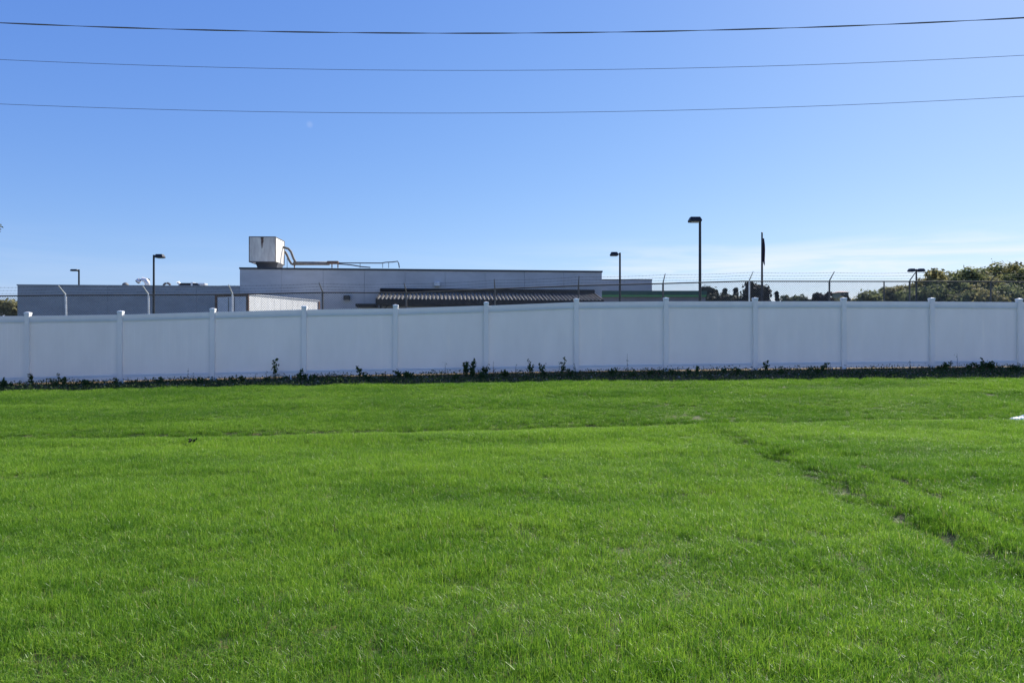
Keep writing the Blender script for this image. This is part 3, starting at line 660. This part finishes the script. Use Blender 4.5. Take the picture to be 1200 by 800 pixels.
ptree(956, 339, 118, 14, ML_DARK, 'dark tree left of the leaning post arm', seed=31, n=1200)
ptree(966, 336, 115, 18, ML_PURP, 'dark purplish tree directly behind the leaning post arm', seed=32, n=1500)
ptree(981, 342, 130, 22, ML_OLIVE, 'olive tree left of the pink-roofed house', seed=33, n=1400)
ptree(1006, 344, 130, 30, ML_OLIVE, 'low olive tree right below the pink-roofed house', seed=34, n=1500)
ptree(990, 342, 122, 12, ML_DARK, 'small dark tree against the pink-roofed house', seed=35, n=900)
ptree(1032, 333, 96, 36, ML_GREEN, 'loose mid green tree left of the T shaped lamp post', seed=36, n=2200)
ptree(1052, 327, 90, 34, ML_OLIVE, 'olive tree just left of the T shaped lamp post', seed=37, n=2600)
ptree(1020, 340, 90, 40, ML_GREEN, 'low green tree at the left end of the wooded mass', seed=38, n=1900)
ptree(1070, 332, 84, 40, ML_GREEN, 'green tree standing behind the T shaped lamp post', seed=39, n=2800)
ptree(1090, 314, 84, 46, ML_OLIVE, 'airy olive tree rising just right of the T shaped lamp post', seed=40, n=3200)
ptree(1113, 324, 80, 44, ML_GREEN, 'mid green tree between the airy olive tree and the broad tree', seed=41, n=3200)
ptree(1138, 312.5, 84, 58, ML_GREEN, 'broad green tree left of the tallest right-hand tree', seed=42, n=5000)
ptree(1160, 326, 78, 50, ML_OLIVE, 'olive tree in front behind the rightmost arm post', seed=43, n=3600)
ptree(1184, 306, 84, 46, ML_OLIVE, 'tallest tree with a thin yellowish crown near the right edge', seed=44, n=3800)
ptree(1206, 311, 80, 52, ML_GREEN, 'dense green tree cut off by the right edge', seed=45, n=4200)
ptree(1180, 334, 74, 60, ML_GREEN, 'low dark green tree filling below the tallest right-hand tree', seed=46, n=3600)
ptree(1120, 338, 74, 70, ML_GREEN, 'low green tree below the broad tree', seed=47, n=3600)
for i, (px, top, D, wd, m_, lab) in enumerate(((1128,315,92,60,ML_OLIVE,'olive tree behind the broad green tree'),(1150,312,96,54,ML_GREEN,'rounded green tree behind, between the broad and the tallest tree'),
        (1102,320,88,56,ML_GREEN,'green tree in the gap behind the airy olive tree'),(1170,311,92,50,ML_GREEN,'green tree directly behind the tallest yellowish crown'),(1197,308,90,60,ML_OLIVE,'olive tree behind the dense green tree at the right edge'),
        (1062,336,100,50,ML_OLIVE,'low olive tree behind the T shaped lamp post'),(1150,338,72,60,ML_OLIVE,'low olive tree in front at the foot of the wooded mass'),(1088,340,76,50,ML_GREEN,'low green tree right of the T shaped lamp post'),(1205,336,72,50,ML_GREEN,'low green tree in the bottom right of the wooded mass'))):
    ptree(px, top, D, wd*1.15, m_, lab, seed=80+i, n=3400)
ptree(1235, 312, 80, 56, ML_OLIVE, 'olive tree beyond the right edge', seed=48, n=2200)
ptree(9, 348.5, 62, 36, ML_OLIVE, 'yellowish tree behind the wire fence left of the warehouse', seed=50, n=2600, leaf=.2)
ptree(-30, 345, 64, 50, ML_OLIVE, 'yellowish tree past the left edge behind the wire fence', seed=51, n=1800, leaf=.2)
# young tree just outside the left edge; one leafy twig tip reaches into the view
nt_ = tree(-13.3, 14.0, height(-13.3, 14), 4.4, 1.5, ML_WEED, 'young tree at the left edge of the lawn with one twig reaching into view', seed=60, n=1500, leaf=.06, group='lawn trees', trunk_h=2.0)
del nt_['group']
tw = MB(); tip = P(1.5, 268, 14); rootp = Vector((-12.4, 14, 3.6))
inv = INV[nt_.name]; tw.tube([rootp, (rootp+tip)/2+Vector((0,0,.05)), tip], [.012,.008,.004], 5); obj('twig', tw, MBARK, nt_, world=True)
tl = MB()
for _ in range(16):
    p = tip + Vector((random.uniform(-.16,.03), random.uniform(-.08,.08), random.uniform(-.07,.08))); a = Vector((random.gauss(0,1),random.gauss(0,1),random.gauss(0,1))).normalized()*.028; b = a.orthogonal().normalized()*.014
    tl.add([p-a, p-b, p+a, p+b], [(0,1,2,3)])
obj('twig_leaves', tl, ML_PALE, nt_, world=True)

# ------------------------------------------------------------------ lawn grass (instanced tufts)
tufts = bpy.data.collections.new('tuft_sources')
def tuft(i, n, R_, hmin, hmax, wid):
    r = random.Random(100+i); vs = []; fs = []; tone = []
    for _ in range(n):
        a = r.uniform(0, 6.2832); rr = R_*math.sqrt(r.random()); x, y = rr*math.cos(a), rr*math.sin(a)
        h = r.uniform(hmin, hmax)*(1.0 if r.random() > .05 else 1.3); wd = wid*r.uniform(.6, 1.15); an = r.uniform(0, 6.2832)
        fx, fy = math.cos(an), math.sin(an); la = r.uniform(0, 6.2832); lean = h*abs(r.gauss(0, .6)); lx, ly = math.cos(la)*lean, math.sin(la)*lean
        k = len(vs); tn = r.random()
        for t, ww_ in ((0, .8), (.4, 1.0), (.75, .7)):
            zz_ = h*(t - .18*t*t*min(1.2, lean/h)); q = t**1.9
            for s in (-1, 1): vs.append((x+lx*q+s*fx*wd*ww_/2, y+ly*q+s*fy*wd*ww_/2, zz_-.004*(t == 0)))
        vs.append((x+lx, y+ly, h*(1-.25*min(1.2, lean/h))))
        fs += [(k,k+1,k+3,k+2), (k+2,k+3,k+5,k+4), (k+4,k+5,k+6)]; tone += [tn]*7
    me = bpy.data.meshes.new('grass_tuft'); me.from_pydata(vs, [], fs); me.update(); me.materials.append(MGRASS)
    at = me.attributes.new('tone', 'FLOAT', 'POINT'); at.data.foreach_set('value', tone)
    o = bpy.data.objects.new('grass_tuft', me); tufts.objects.link(o)
NT = 8
for i in range(NT): tuft(i, 270, .105, .030, .082, .0027)
bare = []
def bare_px(px, py, rx, ry, k=1.0):
    D = 10.
    for _ in range(12): D = 800*(EYE-height((px-600)*D/800, D))/(py-400)
    bare.append(((px-600)*D/800, D, rx, ry, k*.48))
for a in ((222,682,.13,.09,1.7),(240,672,.08,.06,1.3),(305,710,.06,.09,1.4),(332,738,.06,.10,.6),(612,607,.08,.12,1.3),(506,577,.35,.12,.4),(990,657,.10,.14,1.3),(1010,668,.12,.08,.8),(65,660,.2,.2,.4),
          (805,499,.55,.16,1.6),(945,562,.22,.25,.7),(990,578,.18,.14,1.5),(1015,592,.18,.2,.8),(1050,612,.09,.25,1.4),(1100,640,.1,.2,.7),(1025,660,.1,.1,.6),(700,577,.3,.1,.3),(960,630,.12,.15,.4),
          (1186,618,.2,.1,.5),(870,690,.12,.1,.4),(640,447,.25,.18,.5),(755,449,.3,.2,.5),(120,700,.1,.08,.4)): bare_px(*a)
pts = []
step = .112
yv = 1.35
while yv < 18.0:
    xw = .75*yv + 2.2; xv = -xw
    while xv < xw:
        x = xv + rng.uniform(-.6, .6)*step; y = yv + rng.uniform(-.6, .6)*step; xv += step
        lim = fence_y(x) - 1.62 + .20*noise.noise(Vector((x*1.3, 0, 5))) + .08*noise.noise(Vector((x*5, 0, 5)))
        if y > lim: continue
        dens = 1.0; hs_ = 1.0
        for bx_, by_, rx, ry, k in bare:
            q = ((x-bx_)/rx)**2 + ((y-by_)/ry)**2
            if q < 4: e = math.exp(-q); dens -= k*e; hs_ -= .4*k*e
        dc = Dc(x)
        if y < dc:
            wx = 3.42 + .12*noise.noise(Vector((0, y*.55, 9))); f = sm(1.5, 3.5, y)*(1-sm(dc-1.5, dc-.2, y))
            e = math.exp(-((x-wx)/.13)**2)*f*(.55+.9*noise.noise(Vector((x*2, y*1.7, 2)))); dens -= max(0, e)*.32; hs_ -= max(0, e)*.35
            hs_ += .25*f*math.exp(-((x-wx-.4)/.25)**2)
            f2 = sm(2.5, 4.5, y)*(1-sm(7.5, 9, y)); dens -= f2*.5*math.exp(-((x-4.22)/.1)**2)
        cl_ = noise.noise(Vector((x*2.3, y*3.4, 61))); dens -= .55*sm(.36, .65, cl_)*(1.0 if x > 3.4 else .4)
        if rng.random() > dens: continue
        tn_ = .01-.09*sm(dc-.1, dc+.15, y) + .07*sm(dc-3.5, dc-.4, y)*(1-sm(dc-.1, dc+.1, y)) + .07*noise.noise(Vector((x*.12, y*.8, 71))) + .04*noise.noise(Vector((x*.8, y*1.3, 81)))  # shade of the slope and sheen of the crest put into tone, plus random bands
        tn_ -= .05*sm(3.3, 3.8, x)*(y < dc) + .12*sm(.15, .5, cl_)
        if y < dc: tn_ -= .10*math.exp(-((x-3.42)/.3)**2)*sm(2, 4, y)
        hs_ *= .96 + .45*noise.noise(Vector((x*.45, y*1.1, 21))) + .22*noise.noise(Vector((x*2.2, y*2.6, 31)))
        hs_ *= rng.uniform(.72, 1.18)
        if y > dc: hs_ *= .9
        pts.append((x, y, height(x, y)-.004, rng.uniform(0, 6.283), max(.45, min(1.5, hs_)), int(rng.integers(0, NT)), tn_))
    yv += step
pa = np.array(pts)
gme = bpy.data.meshes.new('lawn_grass'); gme.from_pydata(pa[:, :3].tolist(), [], [])
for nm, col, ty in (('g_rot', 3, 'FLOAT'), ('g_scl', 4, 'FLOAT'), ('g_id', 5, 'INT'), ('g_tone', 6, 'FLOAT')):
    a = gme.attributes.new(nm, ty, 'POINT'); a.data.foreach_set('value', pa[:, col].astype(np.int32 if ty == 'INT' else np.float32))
lawn = bpy.data.objects.new('lawn_grass', gme); COL.objects.link(lawn); tag(lawn, 'bright green mown grass covering the whole lawn', 'grass', kind='stuff')
ng = bpy.data.node_groups.new('scatter_tufts', 'GeometryNodeTree')
ng.interface.new_socket('Geometry', in_out='INPUT', socket_type='NodeSocketGeometry'); ng.interface.new_socket('Geometry', in_out='OUTPUT', socket_type='NodeSocketGeometry')
gi = ng.nodes.new('NodeGroupInput'); go_ = ng.nodes.new('NodeGroupOutput'); ip = ng.nodes.new('GeometryNodeInstanceOnPoints')
ci = ng.nodes.new('GeometryNodeCollectionInfo'); ci.inputs['Collection'].default_value = tufts; ci.inputs['Separate Children'].default_value = True; ci.inputs['Reset Children'].default_value = True
def na(nm, ty):
    q = ng.nodes.new('GeometryNodeInputNamedAttribute'); q.data_type = ty; q.inputs['Name'].default_value = nm; return q.outputs['Attribute']
cx_ = ng.nodes.new('ShaderNodeCombineXYZ'); ng.links.new(na('g_rot', 'FLOAT'), cx_.inputs['Z'])
cs = ng.nodes.new('ShaderNodeCombineXYZ'); cs.inputs[0].default_value = 1.05; cs.inputs[1].default_value = 1.05; ng.links.new(na('g_scl', 'FLOAT'), cs.inputs['Z'])
ng.links.new(gi.outputs[0], ip.inputs['Points']); ng.links.new(ci.outputs[0], ip.inputs['Instance']); ip.inputs['Pick Instance'].default_value = True
ng.links.new(na('g_id', 'INT'), ip.inputs['Instance Index']); ng.links.new(cx_.outputs[0], ip.inputs['Rotation']); ng.links.new(cs.outputs[0], ip.inputs['Scale']); ng.links.new(ip.outputs[0], go_.inputs[0])
md = lawn.modifiers.new('scatter', 'NODES'); md.node_group = ng
print('tufts', len(pts))

# ------------------------------------------------------------------ bed along the fence: ground cover, dead leaves, stones
def leafq(mb, p, s, up=.4, rnd=random):
    d = Vector((rnd.gauss(0,1), rnd.gauss(0,1), rnd.gauss(0,.5)+up)).normalized(); a = d.orthogonal().normalized(); b = d.cross(a); th = rnd.uniform(0,6.28)
    e = (a*math.cos(th)+b*math.sin(th))*s; f = d.cross(e)*.55
    mb.add([p-e, p-e*.1+f, p+e, p-e*.1-f], [(0,1,2,3)])
gc = MB(); dl = MB()
for _ in range(42000):
    x = random.uniform(-15.5, 16.5); v = random.random()
    y = fence_y(x) - .08 - 1.72*v; dn = .5+.9*noise.noise(Vector((x*1.1, y*1.5, 0)))
    dn += .35*(v > .35)
    if random.random() > dn: continue
    hh = random.random()**1.8*(.11+.14*max(0, noise.noise(Vector((x*.8, 3, 0)))))
    leafq(gc, Vector((x, y, height(x, y)+.01+hh)), random.uniform(.012, .03))
tag(obj('ground_cover', gc, ML_WEED), 'dark leafy ground cover in the shaded strip at the foot of the white fence', 'ground cover', kind='stuff')
for _ in range(11000):
    x = random.uniform(-15.5, 16.5); y = fence_y(x) - 1.35*random.random()**1.6 - random.uniform(-.12,.02); 
    if random.random() > .6+.8*noise.noise(Vector((x*.7, 8, y))): continue
    leafq(dl, Vector((x, y, height(x, y)+.012+random.random()**3*.05)), random.uniform(.012,.03), 1.2)
tag(obj('dead_leaves', dl, ML_BROWN), 'scattered brown dead leaves along the foot of the white fence', 'leaves', kind='stuff')
stn = MB()
for _ in range(420):
    x = random.uniform(-15, 16); y = fence_y(x) - random.uniform(-.05, 1.2); r_ = random.uniform(.012,.035); c = Vector((x, y, height(x, y)+r_*.4))
    stn.add([c+Vector((math.cos(a)*r_*random.uniform(.8,1.3), math.sin(a)*r_, -r_*.5)) for a in (0,1.25,2.5,3.8,5)] + [c+Vector((0,0,r_*.7))], [(0,1,5),(1,2,5),(2,3,5),(3,4,5),(4,0,5)])
tag(obj('pebbles', stn, MSTONE), 'pale pebbles lying in the strip of soil under the white fence', 'stones', kind='stuff')

# single weeds against the fence
def weed(px, ytop, label, style='leafy', dist=.45, wpx=10, seed=0, dens=1.0):
    rnd = random.Random(seed+500); q = (px-600)/800; D = (FY0-dist)/(1-math.tan(FTH)*q); x = q*D; y = D
    zb_ = height(x, y); H_ = EYE+(400-ytop)*D/800 - zb_; W_ = wpx*D/1600
    t = thing('weed', label, 'weed', (x, y, zb_), 0, 'weeds along the white fence')
    st = MB(); lv = MB(); ns = {'leafy': 4, 'stem': 1, 'bush': 7, 'sprig': 2}[style]
    for s in range(ns):
        tp = Vector((rnd.uniform(-1,1)*W_*(.9 if ns > 1 else .3), rnd.uniform(-.8,.8)*W_, H_*(1 if s == 0 else rnd.uniform(.45,.95)))); b = Vector((tp.x*.25, tp.y*.25, -.02)); md_ = (tp+b)/2 + Vector((tp.x*-.15, 0, H_*.08))
        st.tube([b, md_, tp], [.006,.0045,.002], 4, False)
        nl = int({'leafy': 16, 'stem': 7, 'bush': 22, 'sprig': 8}[style]*dens)
        for i in range(nl):
            u = rnd.uniform(.25, 1.02); p = (b.lerp(md_, u*2) if u < .5 else md_.lerp(tp, u*2-1))
            s_ = rnd.uniform(.018,.04)*(1.2 if style in ('leafy','bush') else .6)
            leafq(lv, p+Vector((rnd.gauss(0,.025),rnd.gauss(0,.025),rnd.gauss(0,.015))), s_, .3, rnd)
    obj('stem', st, MBARK if style == 'stem' else ML_WEED, t); obj('leaves', lv, ML_WEED, t)
weeds = [
 (322,420,'tall narrow leafy weed right of the second bay from the left','leafy',8), (352,433,'stubby round weed just left of a fence post foot','leafy',9),
 (38,437,'small leafy weed at the foot of the leftmost fence post','leafy',9), (73,438,'branching small weed in the left bay of the fence','leafy',12),
 (4,442,'low dark weed at the left edge of the picture','leafy',10), (60,443,'very low weed between the two leftmost leafy weeds','sprig',8),
 (220,431,'thin twiggy weed with crossed branches in the second bay','stem',9), (226,438,'tiny leafy weed beside the thin twiggy weed','sprig',7),
 (186,442,'low weed right of the second fence post','leafy',9), (298,438,'tiny weed left of the tall narrow weed','sprig',6), (312,434,'hair-thin weed stem left of the tall narrow weed','stem',4),
 (423,428,'spiky weed in the fourth bay from the left','leafy',11), (452,438,'thin low weed near the fifth post','sprig',6), (468,434,'leafy weed with a side shoot at the fifth post foot','leafy',10),
 (480,436,'low spreading clump right of the fifth post','bush',16), (522,424,'thin weed with a forked tip in the middle-left bay','stem',7),
 (546,423,'largest leafy weed, left half of the pair near the middle post','bush',9), (553,421,'largest leafy weed, right half of the pair near the middle post','bush',9),
 (568,427,'leaning leafy weed directly left of the middle post','leafy',9), (578,423,'thin weed with dark leaves at the middle post','stem',6),
 (604,427,'thin hooked weed right of the middle post','stem',6), (622,421,'tall leafy weed in the bay right of the middle post','leafy',8), (635,425,'short weed with a curled tip beside the tall leafy one','leafy',7),
 (659,418,'tallest thin weed with a feathery base','leafy',8), (675,426,'small forked weed left of a fence post','sprig',8), (735,414,'single bare thin stem in front of the fence','stem',3),
 (693,433,'tiny weed right of a fence post','sprig',6), (718,431,'low leafy clump left of the bare stem','leafy',12), (738,430,'tiny leafy weed at the foot of the bare stem','sprig',8),
 (897,423,'small upright weed right of the third post from the right','leafy',9), (965,424,'low leafy weed in the third bay from the right','leafy',12), (949,428,'little weed left of the low leafy one','sprig',7),
 (1067,421,'thin pointed weed in the second bay from the right','stem',5), (1089,427,'tiny weed left of the second post from the right','sprig',5), (1108,424,'leafy weed just right of the second post from the right','bush',13),
 (1122,414,'thin tall weed with sparse drooping leaves','stem',8), (1134,426,'small weed between the thin tall weed and the broad clump','leafy',9),
 (1151,421,'broad leafy clump at the left of the right end bay','bush',18), (1162,423,'broad leafy clump at the right of the right end bay','bush',12), (1190,428,'low weed at the rightmost fence post','sprig',7)]
for i, (px, yt, lab, st_, wp) in enumerate(weeds): weed(px, yt, lab, st_, .3+.25*((i*37)%10)/10, wp, i)
for i in range(34):
    px = random.uniform(0, 1200); u = (px-600)/800; D = 18; yb = 400+800*(EYE-zf(u*D))/D
    weed(px, yb-random.uniform(1.5, 6), 'tiny dark weed low at the foot of the '+('first second third fourth fifth sixth seventh eighth ninth tenth eleventh twelfth').split()[min(11, int(px/106))]+' fence bay from the left', 'leafy', random.uniform(.3,1.1), random.uniform(5,12), 100+i, .8)

# white stubs at the feet of posts
for px, lab in ((37,'short white plastic stub at the foot of the leftmost post'),(144,'short white plastic stub at the foot of the second post'),(253,'short white plastic stub at the foot of the third post'),(361,'short white plastic stub at the foot of the fourth post'),(341,'pale stub in the soil left of the fourth post')):
    q = (px-600)/800; D = FY0-.55; x = q*D; z0 = height(x, D); o = MB()
    o.tube([(0,0,-.03),(0.004,0,.05),(0,.0,.085)], [.024,.024,.017], 8); ob = obj('pipe_stub', o, MSTUB); ob.location = (x, D, z0+.02); ob.rotation_euler = (random.uniform(-.2,.2), random.uniform(-.3,.3), 0); tag(ob, lab, 'pipe stub', 'white stubs by the fence posts')

# dark broadleaf weed on the lawn at left, white crumpled scrap at right
def on_lawn(px, py):
    D = 10.
    for _ in range(15): D = 800*(EYE-height((px-600)*D/800, D))/(py-400)
    return Vector(((px-600)*D/800, D, height((px-600)*D/800, D)))
p = on_lawn(226, 524); t = thing('broadleaf_weed', 'dark broadleaf weed poking out of the lawn at left', 'weed', p)
lv = MB(); rnd = random.Random(3)
for i in range(16):
    a = rnd.uniform(0, 6.28); d = Vector((math.cos(a), math.sin(a), rnd.uniform(.3,1.2)))*.05; leafq(lv, Vector((0,0,.07))+d, rnd.uniform(.02,.034), .6, rnd)
obj('leaves', lv, ML_DARK, t); st = MB(); st.tube([(0,0,-.01),(0,0,.10)], .004, 5); obj('stem', st, ML_WEED, t)
p = on_lawn(1196, 494); cr = MB(); g = []; n1, n2 = 22, 12
for j in range(n2):
    for i in range(n1):
        u, v = i/(n1-1), j/(n2-1); e = math.sin(u*math.pi)**.5*math.sin(v*math.pi)**.5
        g.append(((u-.5)*.42, (v-.5)*.2+.03*noise.noise(Vector((u*5,v*3,1))), .035+e*(.035+.06*abs(noise.noise(Vector((u*6,v*5,4))))+.03*noise.noise(Vector((u*14,v*11,9))))+.03*u))
cr.add(g, [(j*n1+i, j*n1+i+1, (j+1)*n1+i+1, (j+1)*n1+i) for j in range(n2-1) for i in range(n1-1)])
so_ = obj('plastic_scrap', cr, MPAPER); so_.location = p + Vector((.03,-.05,.05)); tag(so_, 'crumpled white plastic scrap lying on the grass at the right edge', 'litter')
sd_ = so_.modifiers.new('thick', 'SOLIDIFY'); sd_.thickness = .004
